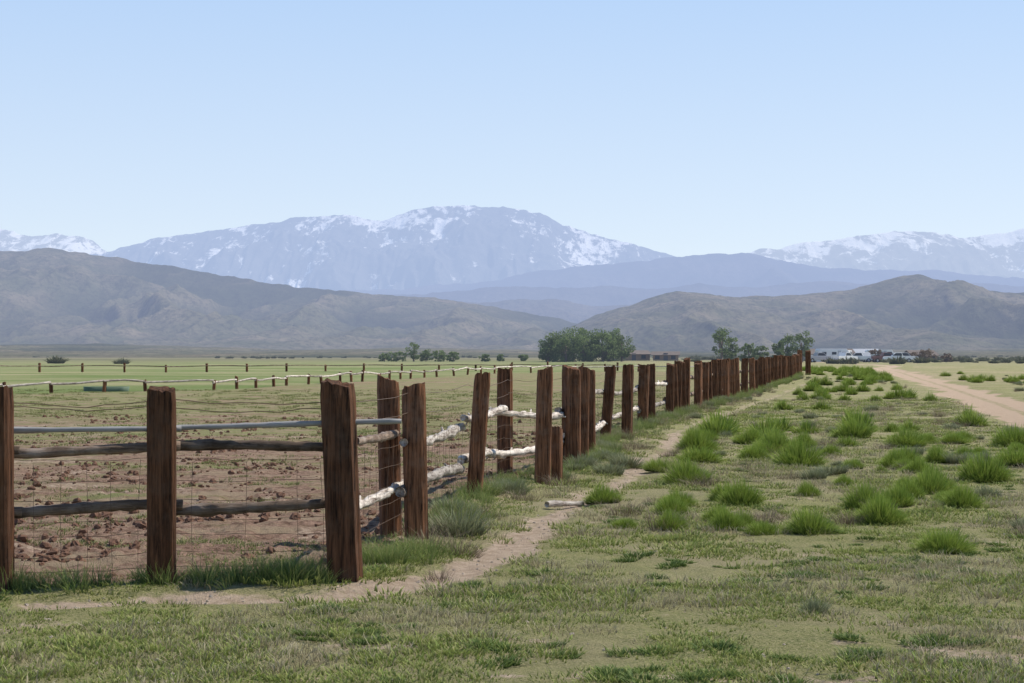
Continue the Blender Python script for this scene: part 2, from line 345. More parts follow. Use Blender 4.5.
# ------------------------------------------------------------------ fences
def post(name,x,y,h,w,parent,lean=(0,0),rot=None,mat=None,seed=0):
    rs=random.Random(seed*7+3)
    K=24;R=16;V=[]
    rot=rs.uniform(-.35,.35) if rot is None else rot
    groove=[rs.uniform(-1,1)*.03+(-.11 if rs.random()<.14 else 0) for _ in range(K)]
    zb=-.25;tl=(rs.uniform(-.06,.06),rs.uniform(-.06,.06))
    d=w*rs.uniform(.85,1.1)
    for i in range(R):
        t=i/(R-1);z=zb+(h-zb)*t
        for k in range(K):
            a=2*math.pi*(k+.5)/K;c,s=math.cos(a),math.sin(a)
            q=(abs(c)**7+abs(s)**7)**(-1/7)
            g=groove[k]*(1+.6*math.sin(t*5+k))+rs.uniform(-.012,.012)
            if i==R-1:q*=.94
            xx=c*q*w/2*(1+g);yy=s*q*d/2*(1+g)
            zz=z+(tl[0]*xx/w+tl[1]*yy/w+rs.uniform(-.018,.008))*(1 if i==R-1 else 0)
            V.append((xx+lean[0]*max(z,0)/h,yy+lean[1]*max(z,0)/h,zz))
    F=[(i*K+k,i*K+(k+1)%K,(i+1)*K+(k+1)%K,(i+1)*K+k) for i in range(R-1) for k in range(K)]
    ci=len(V);V.append((lean[0],lean[1],h-.012))
    b=(R-1)*K
    F+=[(ci,b+k,b+k+1,b+(k+2)%K) for k in range(0,K,2)]
    me=mkmesh(name,V,F,False);o=obj(name,me,mat or M_post,parent)
    o.location=(x,y,gz1(x,y));o.rotation_euler=(0,0,rot);return o
def rail(name,a,b,r0,r1,mat,parent,k=10,bend=.02,n=22):
    a=Vector(a);b=Vector(b);Ln=(b-a).length;ph=random.uniform(0,6)
    pts=[];rad=[]
    for i in range(n):
        t=i/(n-1)
        pts.append((Ln*t,bend*math.sin(t*4+ph)*.6+random.uniform(-1,1)*bend*.25,bend*math.sin(t*3.1+ph*2)+random.uniform(-1,1)*bend*.15))
        rad.append((r0+(r1-r0)*t)*(1+(random.uniform(-.12,.12)+(.25 if random.random()<.06 else 0)) if bend else 1))
    m=MB();m.tube(pts,rad,k,True,.12 if bend else 0)
    if bend>.03 and n>10:
        for _ in range(4):
            i=random.randrange(2,n-2);p=pts[i];th=random.uniform(0,6.28);q=rad[i]
            m.tube([p,(p[0]+.03,p[1]+math.cos(th)*q*1.9,p[2]+math.sin(th)*q*1.9)],[q*.4,q*.22],6)
    o=obj(name,m.mesh(name,True),mat,parent)
    d=(b-a).normalized();o.location=a;o.rotation_euler=d.to_track_quat('X','Z').to_euler();return o
def wires(name,pts2,zs,parent,vert=None,r=.002,sag=.02,zlo=.08,zhi=1.0,seed=1,wob=.008):
    m=MB();rs=random.Random(seed)
    for z in zs:
        for (a,b) in zip(pts2[:-1],pts2[1:]):
            za=gz1(*a)+z+rs.uniform(-.015,.015);zb_=gz1(*b)+z+rs.uniform(-.015,.015)
            sg=sag*rs.uniform(.2,1.4);P=[]
            for i in range(9):
                t=i/8;P.append((a[0]+(b[0]-a[0])*t,a[1]+(b[1]-a[1])*t+rs.uniform(-1,1)*wob,za+(zb_-za)*t-sg*4*t*(1-t)+rs.uniform(-1,1)*wob))
            m.tube(P,r,4,False)
    if vert:
        for (a,b) in zip(pts2[:-1],pts2[1:]):
            Ld=math.hypot(b[0]-a[0],b[1]-a[1]);k=int(Ld/vert)
            for i in range(1,k):
                if rs.random()<.08: continue
                t=(i+rs.uniform(-.12,.12))/k;x=a[0]+(b[0]-a[0])*t;y=a[1]+(b[1]-a[1])*t;g0=gz1(x,y)
                j=rs.uniform(-.02,.02)
                m.tube([(x+j,y,g0+zlo-.06),(x+rs.uniform(-.012,.012),y,g0+(zlo+zhi)/2),(x-j,y,g0+zhi-.01)],r*.8,4,False)
    return obj(name,m.mesh(name),M_wire,parent)
ff=empty('wooden_post_fence')
front=[(-7.3,10.95,1.42,.19,(0,0)),(-6.1,11.1,1.45,.2,(.02,0)),(-4.85,11.25,1.4,.2,(0,0)),(-3.665,11.43,1.43,.19,(-.01,0)),(-2.56,11.72,1.42,.205,(-.005,0)),(-1.24,11.93,1.47,.225,(-.07,.02))]
for i,(x,y,h,w,l) in enumerate(front): post('post',x,y,h,w,ff,l,rot=(.1,-.2,.3,.05,.12,-.18)[i],seed=i+2)
for i in range(len(front)-1):
    a=front[i];b=front[i+1];ga=gz1(a[0],a[1]);gb=gz1(b[0],b[1])
    last=i==len(front)-2
    rail('log_rail',(a[0]-.1,a[1]+.14,ga+.98),(b[0]+(.04 if last else .1),b[1]+.15,gb+.97),.041,.035,M_rail,ff)
    rail('log_rail',(a[0]-.1,a[1]+.15,ga+.53),(b[0]+(.04 if last else .12),b[1]+.15,gb+.545),.044,.036,M_rail,ff)
rail('pole_rail',(-7.3,11.16,1.155),(-2.45,11.86,1.15),.021,.018,M_pipe,ff,12,.008)
rail('pole_rail',(-2.7,11.91,1.165),(-.83,12.02,1.195),.021,.019,M_pipe,ff,12,.008)
fp=[(a[0],a[1]+.11) for a in front]
wires('mesh_wire',fp,[.1,.22,.34,.46,.6,.74,.9],ff,vert=.17,r=.0018,zhi=.9)
wires('barbed_wire',fp,[1.29,1.33],ff,r=.003,sag=.04,seed=5,wob=.012)
sf=empty('wooden_post_fence')
side=[(-1.11,14.7,1.44,.19,(-.03,0)),(-.86,14.45,1.38,.2,(-.03,0)),(-.45,19.15,1.45,.19,(.10,0)),(-.10,22.7,1.50,.2,(0,0)),(.40,21.25,1.53,.2,(.04,0)),
(.89,24.07,1.49,.25,(0,0)),(1.10,24.9,1.45,.16,(.02,0)),(1.33,27.2,1.42,.17,(0,0)),(1.86,32,1.42,.21,(.12,0)),(2.38,33.2,1.46,.21,(.03,0)),(3.08,37.8,1.42,.24,(.05,0)),(3.42,39.4,1.42,.19,(0,0)),(4.25,43.2,1.42,.22,(.03,0))]
y=44.6;i=0
rs=random.Random(4)
while y<113:
    x=np.interp(y,FENCE[:,1],FENCE[:,0]);side.append((float(x)+rs.uniform(-.12,.12),y,rs.uniform(1.36,1.55),rs.uniform(.19,.27),(rs.uniform(-.05,.05),0)))
    y+=rs.choice([.9,1.4,1.7,1.9])
side+=[(20.3,113,1.75,.32,(0,0)),(21.0,113.5,1.7,.35,(0,0))]
for i,(x,y,h,w,l) in enumerate(side): post('post',x,y,h,w,sf,l,seed=i+20)
post('short_post',.61,21.7,.72,.14,sf,(0,0),seed=91)
main=[(-1.24,11.93),(-.86,14.5),(-.47,19.2),(.0,22.0),(.85,24.1),(1.33,27.2),(1.95,32.2),(3.1,37.8),(4.25,43.2)]
rail('log_rail',(-1.2,12.1,1.03),(-1.05,14.75,1.0),.035,.04,M_rail,sf,bend=.02)
rail('log_rail',(-1.3,12.1,.55),(-1.0,14.8,.5),.035,.042,M_white,sf,bend=.04)
for i in range(1,len(main)-1):
    a=main[i];b=main[i+1];ga=gz1(*a);gb=gz1(*b)
    d=Vector((b[0]-a[0],b[1]-a[1],0)).normalized();nrm=Vector((-d.y,d.x,0))*.13
    za,zb_=random.uniform(.84,.96),random.uniform(.80,.94);e=.2
    rail('log_rail',(a[0]-d.x*e+nrm.x,a[1]-d.y*e,ga+za),(b[0]+d.x*e+nrm.x,b[1]+d.y*e,gb+zb_),.038,.052,M_white,sf,bend=.06)
    rail('log_rail',(a[0]-d.x*e+nrm.x,a[1]-d.y*e,ga+.40),(b[0]+d.x*e+nrm.x,b[1]+d.y*e,gb+.32),.045,.055,M_white,sf,bend=.07)
x0=43.2
while x0<110:
    x1=min(x0+5,112.5);xa=np.interp(x0,FENCE[:,1],FENCE[:,0])-.15;xb=np.interp(x1,FENCE[:,1],FENCE[:,0])-.15
    for zz in (.95,.45): rail('log_rail',(xa,x0,gz1(xa,x0)+zz),(xb,x1,gz1(xb,x1)+zz+random.uniform(-.06,.06)),.05,.06,M_rail,sf,n=6,k=8)
    x0=x1
wires('mesh_wire',[(a[0]-.1,a[1]) for a in main],[.1,.25,.4,.55,.72,.9],sf,vert=.22,r=.0019,zhi=.9,seed=8)
wires('barbed_wire',[(a[0]-.05,a[1]) for a in main],[1.15,1.33],sf,r=.003,sag=.05,seed=9)
fx=empty('wooden_rail_fence')
seglen=np.hypot(*np.diff(FARF,axis=0).T);cum=np.concatenate([[0],np.cumsum(seglen)])
s=0;prev=None;i=0;rs=random.Random(8)
while s<cum[-1]:
    x=float(np.interp(s,cum,FARF[:,0]));y=float(np.interp(s,cum,FARF[:,1]))
    h=rs.uniform(.4,.68);post('post',x,y,h,.14,fx,(rs.uniform(-.06,.06),0),seed=300+i)
    za=rs.uniform(.38,.5)
    if prev: rail('pole_rail',(prev[0],prev[1]-.12,prev[2]),(x,y-.12,gz1(x,y)+za),.05,.05,M_white,fx,6,.05,5)
    prev=(x,y,gz1(x,y)+za);s+=rs.uniform(1.7,3.6);i+=1
fy=empty('wooden_rail_fence')
prev=None
for i in range(24):
    x=-62+i*3.1;y=118+i*1.0
    post('post',x,y,random.uniform(.5,.8),.16,fy,(0,0),seed=500+i)
    if prev: rail('pole_rail',(prev[0],prev[1]-.12,gz1(*prev)+.5),(x,y-.12,gz1(x,y)+.5),.04,.04,M_rail,fy,6,.03,4)
    prev=(x,y)
fl=rail('fallen_log',(.40,17.9,gz1(.40,17.9)+.04),(.80,18.5,gz1(.80,18.5)+.05),.035,.025,M_white,None,10,.02)
# ------------------------------------------------------------------ scatter
def srccol(name,meshes,mat):
    c=bpy.data.collections.new(name)
    for i,me in enumerate(meshes):
        me.materials.append(mat);c.objects.link(bpy.data.objects.new(f'{name}_{i}',me))
    return c
def tuft(name,nb,rad,h,w,lean,seed,seg=3,dome=0.0):
    r=np.random.default_rng(seed)
    a=r.uniform(0,2*np.pi,nb);q=np.sqrt(r.uniform(0,1,nb))*rad
    k_=.8 if dome else 1
    bx=q*np.cos(a)*k_;by=q*np.sin(a)*k_
    lump=.7+.6*vn(bx/rad*2.2+seed,by/rad*2.2,seed) if dome else 1
    hh=h*r.uniform(.6,1.08,nb)*(1-dome*(q/rad)**2*.55)*lump
    la=a+r.normal(0,.5,nb);ll=lean*r.uniform(.3,1.2,nb)*(0.2+q/rad)*h
    wa=r.uniform(0,np.pi,nb);ww=w*r.uniform(.6,1.3,nb)
    V=[];T=[]
    for s_ in range(seg+1):
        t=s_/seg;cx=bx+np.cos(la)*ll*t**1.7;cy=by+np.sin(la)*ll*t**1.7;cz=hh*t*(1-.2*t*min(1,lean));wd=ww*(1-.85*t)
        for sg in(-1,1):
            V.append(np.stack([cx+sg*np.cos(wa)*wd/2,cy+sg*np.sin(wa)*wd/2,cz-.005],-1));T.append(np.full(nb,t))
    V=np.stack(V,1);T=np.stack(T,1);m_=V.shape[1]
    base=np.arange(nb)[:,None]*m_
    F=np.concatenate([base+np.array([2*s_,2*s_+1,2*s_+3,2*s_+2]) for s_ in range(seg)],0)
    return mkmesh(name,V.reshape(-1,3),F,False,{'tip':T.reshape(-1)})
def scatter(name,x,y,scl,col,zoff=0,tilt=.1,zs=None):
    n=len(x);z=gz(x,y)+zoff
    me=bpy.data.meshes.new(name);me.vertices.add(n);me.vertices.foreach_set('co',np.stack([x,y,z],-1).astype(np.float32).ravel())
    a=me.attributes.new('scl','FLOAT_VECTOR','POINT')
    sv=np.stack([scl,scl,scl*(RNG.uniform(.75,1.2,n) if zs is None else zs)],-1)
    a.data.foreach_set('vector',sv.astype(np.float32).ravel())
    a=me.attributes.new('rot','FLOAT_VECTOR','POINT')
    a.data.foreach_set('vector',np.stack([RNG.normal(0,tilt,n),RNG.normal(0,tilt,n),RNG.uniform(0,6.28,n)],-1).astype(np.float32).ravel())
    o=obj(name,me)
    ng=bpy.data.node_groups.new(name+'_scatter','GeometryNodeTree')
    ng.interface.new_socket('Geometry',in_out='INPUT',socket_type='NodeSocketGeometry');ng.interface.new_socket('Geometry',in_out='OUTPUT',socket_type='NodeSocketGeometry')
    gi=ng.nodes.new('NodeGroupInput');go=ng.nodes.new('NodeGroupOutput');ip=ng.nodes.new('GeometryNodeInstanceOnPoints')
    ci=ng.nodes.new('GeometryNodeCollectionInfo');ci.inputs['Collection'].default_value=col;ci.inputs['Separate Children'].default_value=True;ci.inputs['Reset Children'].default_value=True
    ip.inputs['Pick Instance'].default_value=True
    for nm,sk in (('scl','Scale'),('rot','Rotation')):
        na=ng.nodes.new('GeometryNodeInputNamedAttribute');na.data_type='FLOAT_VECTOR';na.inputs[0].default_value=nm
        ng.links.new(na.outputs[0],ip.inputs[sk])
    ng.links.new(gi.outputs[0],ip.inputs['Points']);ng.links.new(ci.outputs[0],ip.inputs['Instance']);ng.links.new(ip.outputs[0],go.inputs[0])
    md=o.modifiers.new('scatter','NODES');md.node_group=ng
    return o
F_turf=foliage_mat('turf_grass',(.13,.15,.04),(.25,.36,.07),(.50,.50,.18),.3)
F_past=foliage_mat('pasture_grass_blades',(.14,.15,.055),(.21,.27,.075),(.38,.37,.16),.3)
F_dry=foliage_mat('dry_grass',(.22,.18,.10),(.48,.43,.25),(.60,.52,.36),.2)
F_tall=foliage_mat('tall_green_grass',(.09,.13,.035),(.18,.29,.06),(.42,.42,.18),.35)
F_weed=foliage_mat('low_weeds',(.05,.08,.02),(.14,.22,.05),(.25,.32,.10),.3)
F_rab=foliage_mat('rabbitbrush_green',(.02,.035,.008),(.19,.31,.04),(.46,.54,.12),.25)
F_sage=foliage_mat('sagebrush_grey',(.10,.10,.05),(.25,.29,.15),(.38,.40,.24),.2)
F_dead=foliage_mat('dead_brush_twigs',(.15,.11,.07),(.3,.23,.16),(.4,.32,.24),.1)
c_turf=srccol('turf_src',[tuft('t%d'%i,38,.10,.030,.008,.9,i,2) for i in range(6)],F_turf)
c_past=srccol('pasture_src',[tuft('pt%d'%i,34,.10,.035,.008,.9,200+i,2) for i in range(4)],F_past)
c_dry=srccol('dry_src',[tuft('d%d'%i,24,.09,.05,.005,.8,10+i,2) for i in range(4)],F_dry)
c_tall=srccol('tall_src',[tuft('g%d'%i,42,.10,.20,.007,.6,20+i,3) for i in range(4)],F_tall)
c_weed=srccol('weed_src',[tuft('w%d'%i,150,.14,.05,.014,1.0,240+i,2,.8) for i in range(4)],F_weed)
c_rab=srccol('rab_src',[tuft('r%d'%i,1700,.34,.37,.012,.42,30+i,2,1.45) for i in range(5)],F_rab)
c_rabf=srccol('rab_far_src',[tuft('rf%d'%i,380,.34,.40,.028,.42,130+i,2,1.4) for i in range(4)],F_rab)
c_sage=srccol('sage_src',[tuft('s%d'%i,450,.3,.3,.013,.6,40+i,2,.8) for i in range(3)],F_sage)
c_dead=srccol('dead_src',[tuft('k%d'%i,140,.25,.28,.006,1.1,50+i,2,.3) for i in range(3)],F_dead)
def pts_in(n,y0,y1,pw,margin=1.5,half=.345):
    y=(y0**pw+(y1**pw-y0**pw)*RNG.uniform(0,1,n))**(1/pw)
    x=RNG.uniform(-1,1,n)*(half*y+margin);return x,y
x,y=pts_in(36000,7,60,.5)
f=fieldmask(x,y);p=pdist(x,y,PATH);r=pdist(x,y,ROAD)
dens=fbm(x/.55,y/.55,4,77)-.05*sst(14,20,y)
keep=(f<.3)&(p+.35*(fbm(x/.3,y/.3,2,5)-.5)>.26)&(r>1.5)&(dens>.36+RNG.uniform(0,.2,len(x)))
x,y=x[keep],y[keep]
scatter('grass',x,y,RNG.uniform(.6,1.4,len(x))*(1+y/50)*(.6+.9*fbm(x/1.3,y/1.3,2,8)),c_turf)
x,y=pts_in(18000,7,60,.6)
f=fieldmask(x,y);p=pdist(x,y,PATH);r=pdist(x,y,ROAD);dens=fbm(x/1.4,y/1.4,4,99)
keep=(f<.3)&(p>.28)&(r>1.4)&(dens>.38+RNG.uniform(0,.2,len(x)))
x,y=x[keep],y[keep]
scatter('dry_grass',x,y,RNG.uniform(.7,1.5,len(x))*(1+y/60),c_dry)
x,y=pts_in(1500,7.5,34,.6)
keep=(fieldmask(x,y)<.1)&(pdist(x,y,PATH)>.35)&(fbm(x/1.1,y/1.1,3,171)>.47+RNG.uniform(0,.12,len(x)))
x,y=x[keep],y[keep]
scatter('low_weeds',x,y,RNG.uniform(.4,1.2,len(x)),c_weed)
x,y=pts_in(15000,12,75,.7)
f=fieldmask(x,y);dens=fbm(x/1.6,y/1.2,4,123)+sst(13,40,y)*.07
keep=(f>.8)&(dens>.50+RNG.uniform(0,.14,len(x)))
x,y=x[keep],y[keep]
scatter('pasture_grass',x,y,RNG.uniform(.6,1.2,len(x))*(1+y/50),c_past)
def along(P,n,spread,off=0):
    sl=np.hypot(*np.diff(P,axis=0).T);cu=np.concatenate([[0],np.cumsum(sl)]);s=RNG.uniform(0,1,n)**1.4*cu[-1]
    return np.interp(s,cu,P[:,0])+RNG.normal(0,spread,n)+off,np.interp(s,cu,P[:,1])+RNG.normal(0,spread,n)
xa,ya=along(FENCE,1700,.20,.12);xb,yb=along(FRONT[::-1][:3],240,.09)
x=np.concatenate([xa,xb]);y=np.concatenate([ya,yb])
k=(pdist(x,y,PATH)>.25)&(fbm(x/.5,y/.5,3,55)>.38+RNG.uniform(0,.15,len(x)));x,y=x[k],y[k]
scatter('tall_grass',x,y,RNG.uniform(.3,1.0,len(x))*(1+y/120),c_tall,tilt=.15)
cl=[(2.95,25.2,1.0),(2.57,18.0,.75),(1.7,17.1,.6),(2.87,15.3,.75),(3.73,16.2,.75),(3.77,13.95,.72),(4.4,24.5,1.15),(2.4,15.3,.5),(4.6,31,1),(4.6,28,1.1),(3.8,32,1),(7.4,30,1.1),(6.4,21.7,1),(2.3,21,.95),(1.05,18.5,.65),(1.1,15.8,.42),(3.85,17.5,.7),(9.4,30,1.2),(5.3,20.1,.8),(5.0,17.8,.65),(4.0,26.5,.8),(6.1,25,.9),(1.85,17.9,.6),(5.8,24.3,.7),(4.7,19.0,.6),(7.7,24.5,1.0),(7.0,33,1.3),(2.2,23.6,.8),(3.3,28.5,1.1)]
cx=np.array([c[0] for c in cl]);cy=np.array([c[1] for c in cl]);cs=np.array([c[2] for c in cl])
x=RNG.uniform(1,9.5,110);y=RNG.uniform(15.5,32,110);k=(pdist(x,y,PATH)>.6)&(x>np.interp(y,FENCE[:,1],FENCE[:,0])+.9)&(fbm(x/2.2,y/2.2,3,207)>.48)
scatter('rabbitbrush',np.concatenate([cx,x[k]]),np.concatenate([cy,y[k]]),np.concatenate([cs*1.05,RNG.uniform(.3,.8,k.sum())]),c_rab,-.01,.06)
x=RNG.uniform(0,34,2300);y=RNG.uniform(26,150,2300)
fxp=np.interp(y,FENCE[:,1],FENCE[:,0]);rx=np.interp(y,ROAD[:,1],ROAD[:,0])
k=(x>fxp+1.5)&(pdist(x,y,ROAD)>2.1)&(fbm(x/4,y/4,3,201)>.42+RNG.uniform(0,.2,len(x)))&(pdist(x,y,PATH)>.6)&((x<rx)|(RNG.uniform(0,1,len(x))<.2))
x,y=x[k],y[k]
scatter('rabbitbrush',x,y,RNG.uniform(.6,1.35,len(x)),c_rabf,-.01,.06)
sx=[-.50,-.62,.0,1.75,5.0,2.0,1.6,4.5,3.3];sy=[14.9,16.7,19.6,24.5,15.6,10.6,25.5,22.6,29]
x,y=pts_in(300,18,110,.8);k=(fieldmask(x,y)<.1)&(x>np.interp(y,FENCE[:,1],FENCE[:,0]))&(pdist(x,y,PATH)>.5)&(pdist(x,y,ROAD)>2)
x,y=x[k],y[k]
xf,yf=along(FENCE,70,.25,.2);k=yf>16;xf,yf=xf[k],yf[k]
scatter('sagebrush',np.concatenate([sx,x,xf]),np.concatenate([sy,y,yf]),np.concatenate([[1.0,.8,.7,1.1,.5,.35,.8,.9,1],RNG.uniform(.35,.8,len(x)),RNG.uniform(.4,.9,len(xf))]),c_sage)
x,y=pts_in(420,15,90,.8);k=(fieldmask(x,y)<.1)&(pdist(x,y,PATH)>.4)&(pdist(x,y,ROAD)>2);x,y=x[k],y[k]
xf,yf=along(FENCE,60,.3,.3)
scatter('dead_brush',np.concatenate([[4.2,3.4,2.6],x,xf]),np.concatenate([[19.2,16.2,26.5],y,yf]),np.concatenate([[1,.8,.9],RNG.uniform(.4,1.,len(x)),RNG.uniform(.5,1,len(xf))]),c_dead)
def lump(name,seed,r=1.0):
    rg=np.random.default_rng(seed);n=9;m=7;V=[];F=[]
    for i in range(m):
        ph=math.pi*(i+.5)/m
        for j in range(n):
            th=2*math.pi*j/n;q=r*rg.uniform(.7,1.2);V.append((q*math.sin(ph)*math.cos(th),q*math.sin(ph)*math.sin(th)*.8,q*math.cos(ph)*.6))
    F=[(i*n+j,(i+1)*n+j,(i+1)*n+(j+1)%n,i*n+(j+1)%n) for i in range(m-1) for j in range(n)]
    a=len(V);V+=[(0,0,.6*r),(0,0,-.6*r)]
    F+=[(a,j,(j+1)%n,(j+2)%n) for j in range(0,n-1,2)]
    return mkmesh(name,V,F,False)
M_clod=plain('soil_clod',(.16,.09,.06),1,0,.5,3);M_stone=plain('pale_stone',(.42,.35,.28),.9,0,.3,3)
c_clod=srccol('clod_src',[lump('c%d'%i,i) for i in range(5)],M_clod)
c_stone=srccol('stone_src',[lump('p%d'%i,20+i) for i in range(4)],M_stone)
x,y=pts_in(15000,11.6,45,.5);k=(fieldmask(x,y)>.7)&(fbm(x/1.3,y/1.3,3,301)>.42+RNG.uniform(0,.2,len(x)));x,y=x[k],y[k]
scatter('soil_clods',x,y,.014+.065*RNG.uniform(0,1,len(x))**4,c_clod,.003,.5)
xa,ya=along(PATH,900,.14);xb,yb=pts_in(1200,7.5,30,.6);k=fieldmask(xb,yb)<.1
x=np.concatenate([xa,xb[k]]);y=np.concatenate([ya,yb[k]])
scatter('pebbles',x,y,.006+.014*RNG.uniform(0,1,len(x))**3,c_stone,.002,.4)
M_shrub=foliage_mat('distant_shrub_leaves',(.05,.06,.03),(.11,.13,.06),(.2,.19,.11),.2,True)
c_shrub=srccol('shrub_src',[tuft('b%d'%i,160,.9,.9,.22,.8,70+i,2,.8) for i in range(3)],M_shrub)
yy_=RNG.uniform(250,1300,1900);xx_=RNG.uniform(-.36,.36,1900)*yy_
k=fbm(xx_/90,yy_/160,3,402)>.48;xx_,yy_=xx_[k],yy_[k]
scatter('distant_shrubs',xx_,yy_,RNG.uniform(.5,1.7,len(xx_)),c_shrub)
# ------------------------------------------------------------------ trees
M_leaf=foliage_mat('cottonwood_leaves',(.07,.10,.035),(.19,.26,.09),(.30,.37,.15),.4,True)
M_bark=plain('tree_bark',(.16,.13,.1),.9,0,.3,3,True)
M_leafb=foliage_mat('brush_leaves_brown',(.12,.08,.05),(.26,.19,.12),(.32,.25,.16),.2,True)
def tree(name,x,y,h,w,seed,low=.15,leaf=.42,nl=3200,mat=None,gap=1.0):
    r=np.random.default_rng(seed);e=empty(name,(x,y,gz1(x,y)))
    m=MB();m.tube([(0,0,-.2),(.05*h*.1,0,h*.3),(0,.1,h*.62)],[.05*h,.035*h,.015*h],8)
    nc=max(9,int(26*w/h));cs=[]
    for i in range(nc):
        a=r.uniform(0,6.28);q=r.uniform(.1,1)**.6;zz=r.uniform(low,.93)
        rad=w/2*math.sqrt(max(.05,1-((zz-.45)/.62)**2))
        c=np.array([math.cos(a)*q*rad*.85,math.sin(a)*q*rad*.85,zz*h]);cs.append((c,r.uniform(.08,.19)*h*gap))
        if i<10:
            m.tube([(0,0,h*r.uniform(.1,.35)),tuple(c*.55+np.array([0,0,h*.1])),tuple(c)],[.018*h,.011*h,.004*h],5)
    obj('trunk_and_limbs',m.mesh('trunk'),M_bark,e)
    V=[];T=[]
    per=nl//nc
    for c,rc in cs:
        d=r.normal(0,1,(per,3));d/=np.linalg.norm(d,axis=1)[:,None]
        pp=c+d*rc*(r.uniform(.2,1.15,(per,1))**.5)*np.array([1.15,1.15,.85])
        pp[:,2]=np.maximum(pp[:,2],.15)
        u=r.normal(0,1,(per,3));u/=np.linalg.norm(u,axis=1)[:,None];v=np.cross(u,r.normal(0,1,(per,3)));v/=np.linalg.norm(v,axis=1)[:,None]
        s_=leaf*r.uniform(.5,1.2,(per,1))
        cb=r.uniform(.55,1.1)
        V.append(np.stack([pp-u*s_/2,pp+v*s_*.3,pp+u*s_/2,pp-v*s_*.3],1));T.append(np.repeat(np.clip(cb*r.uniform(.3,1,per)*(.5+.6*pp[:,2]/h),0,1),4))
    V=np.concatenate(V).reshape(-1,3);F=np.arange(len(V)).reshape(-1,4)
    obj('leaf_crown',mkmesh('crown',V,F,False,{'tip':np.concatenate(T)}),mat or M_leaf,e)
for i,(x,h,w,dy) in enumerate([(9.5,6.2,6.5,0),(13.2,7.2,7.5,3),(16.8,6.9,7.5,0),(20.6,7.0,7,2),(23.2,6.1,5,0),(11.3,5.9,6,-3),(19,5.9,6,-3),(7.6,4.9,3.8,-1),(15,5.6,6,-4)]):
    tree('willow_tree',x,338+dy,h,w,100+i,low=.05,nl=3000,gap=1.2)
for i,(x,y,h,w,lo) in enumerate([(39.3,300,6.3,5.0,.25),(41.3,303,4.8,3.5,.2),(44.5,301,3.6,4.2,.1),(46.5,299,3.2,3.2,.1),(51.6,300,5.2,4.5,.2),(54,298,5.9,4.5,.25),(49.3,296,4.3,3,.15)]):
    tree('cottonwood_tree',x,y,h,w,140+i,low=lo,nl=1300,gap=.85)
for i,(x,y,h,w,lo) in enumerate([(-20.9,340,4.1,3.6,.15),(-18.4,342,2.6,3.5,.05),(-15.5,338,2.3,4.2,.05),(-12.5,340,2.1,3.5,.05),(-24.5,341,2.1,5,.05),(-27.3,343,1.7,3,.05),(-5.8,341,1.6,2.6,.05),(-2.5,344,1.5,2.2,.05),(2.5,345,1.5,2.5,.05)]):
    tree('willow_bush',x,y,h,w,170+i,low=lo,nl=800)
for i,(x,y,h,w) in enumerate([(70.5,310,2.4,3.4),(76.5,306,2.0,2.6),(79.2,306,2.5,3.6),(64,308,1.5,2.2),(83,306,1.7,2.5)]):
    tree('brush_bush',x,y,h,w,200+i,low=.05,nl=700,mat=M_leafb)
# ------------------------------------------------------------------ distant ranch
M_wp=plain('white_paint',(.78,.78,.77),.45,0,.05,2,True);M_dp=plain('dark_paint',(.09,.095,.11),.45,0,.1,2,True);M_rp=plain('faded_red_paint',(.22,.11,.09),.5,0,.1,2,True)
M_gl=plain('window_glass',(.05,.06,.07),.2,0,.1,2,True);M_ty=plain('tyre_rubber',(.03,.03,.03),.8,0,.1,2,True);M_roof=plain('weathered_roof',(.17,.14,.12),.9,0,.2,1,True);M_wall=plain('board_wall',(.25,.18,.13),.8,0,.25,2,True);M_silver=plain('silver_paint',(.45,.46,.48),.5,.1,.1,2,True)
M_tank=plain('green_tank_paint',(.12,.17,.12),.6,0,.3,2)
def prism(profile,w,name,mat,parent,y0=0):
    n=len(profile);V=[(p[0],y0-w/2,p[1]) for p in profile]+[(p[0],y0+w/2,p[1]) for p in profile]
    me=bpy.data.meshes.new(name);me.from_pydata(V,[],[tuple(range(n)),tuple(range(2*n-1,n-1,-1))]+[(i,i+n,(i+1)%n+n,(i+1)%n) for i in range(n)])
    o=obj(name,me,mat,parent);bv=o.modifiers.new('b','BEVEL');bv.width=.04;bv.segments=2;return o
def wheel(x,y,r,parent,w=.22):
    m=MB();m.tube([(x,y-w/2,r),(x,y+w/2,r)],r,18);obj('wheel',m.mesh('wheel'),M_ty,parent)
    m=MB();m.tube([(x,y-w/2-.01,r),(x,y+w/2+.01,r)],r*.55,12);obj('hub',m.mesh('hub'),M_silver,parent)
def pickup(x,y,rz,mat):
    e=empty('pickup_truck',(x,y,gz1(x,y)),rz)
    prism([(-2.8,.55),(2.75,.5),(2.8,.95),(2.6,1.12),(1.4,1.18),(-.6,1.2),(-2.8,1.2)],1.9,'body',mat,e)
    prism([(1.35,1.2),(.6,1.85),(-.5,1.88),(-.8,1.2)],1.7,'cab',mat,e)
    prism([(1.15,1.26),(.6,1.76),(-.45,1.78),(-.65,1.26)],1.73,'side_windows',M_gl,e)
    m=MB();m.box((1.02,0,1.5),(.1,1.5,.4));obj('windshield',m.mesh('w',False),M_gl,e)
    for sx in(-1.8,1.8):
        for sy in(-.85,.85): wheel(sx,sy,.4,e)
    m=MB();m.box((2.83,0,.6),(.12,1.9,.2));m.box((-2.85,0,.6),(.12,1.9,.2));obj('bumpers',m.mesh('bm',False),M_silver,e)
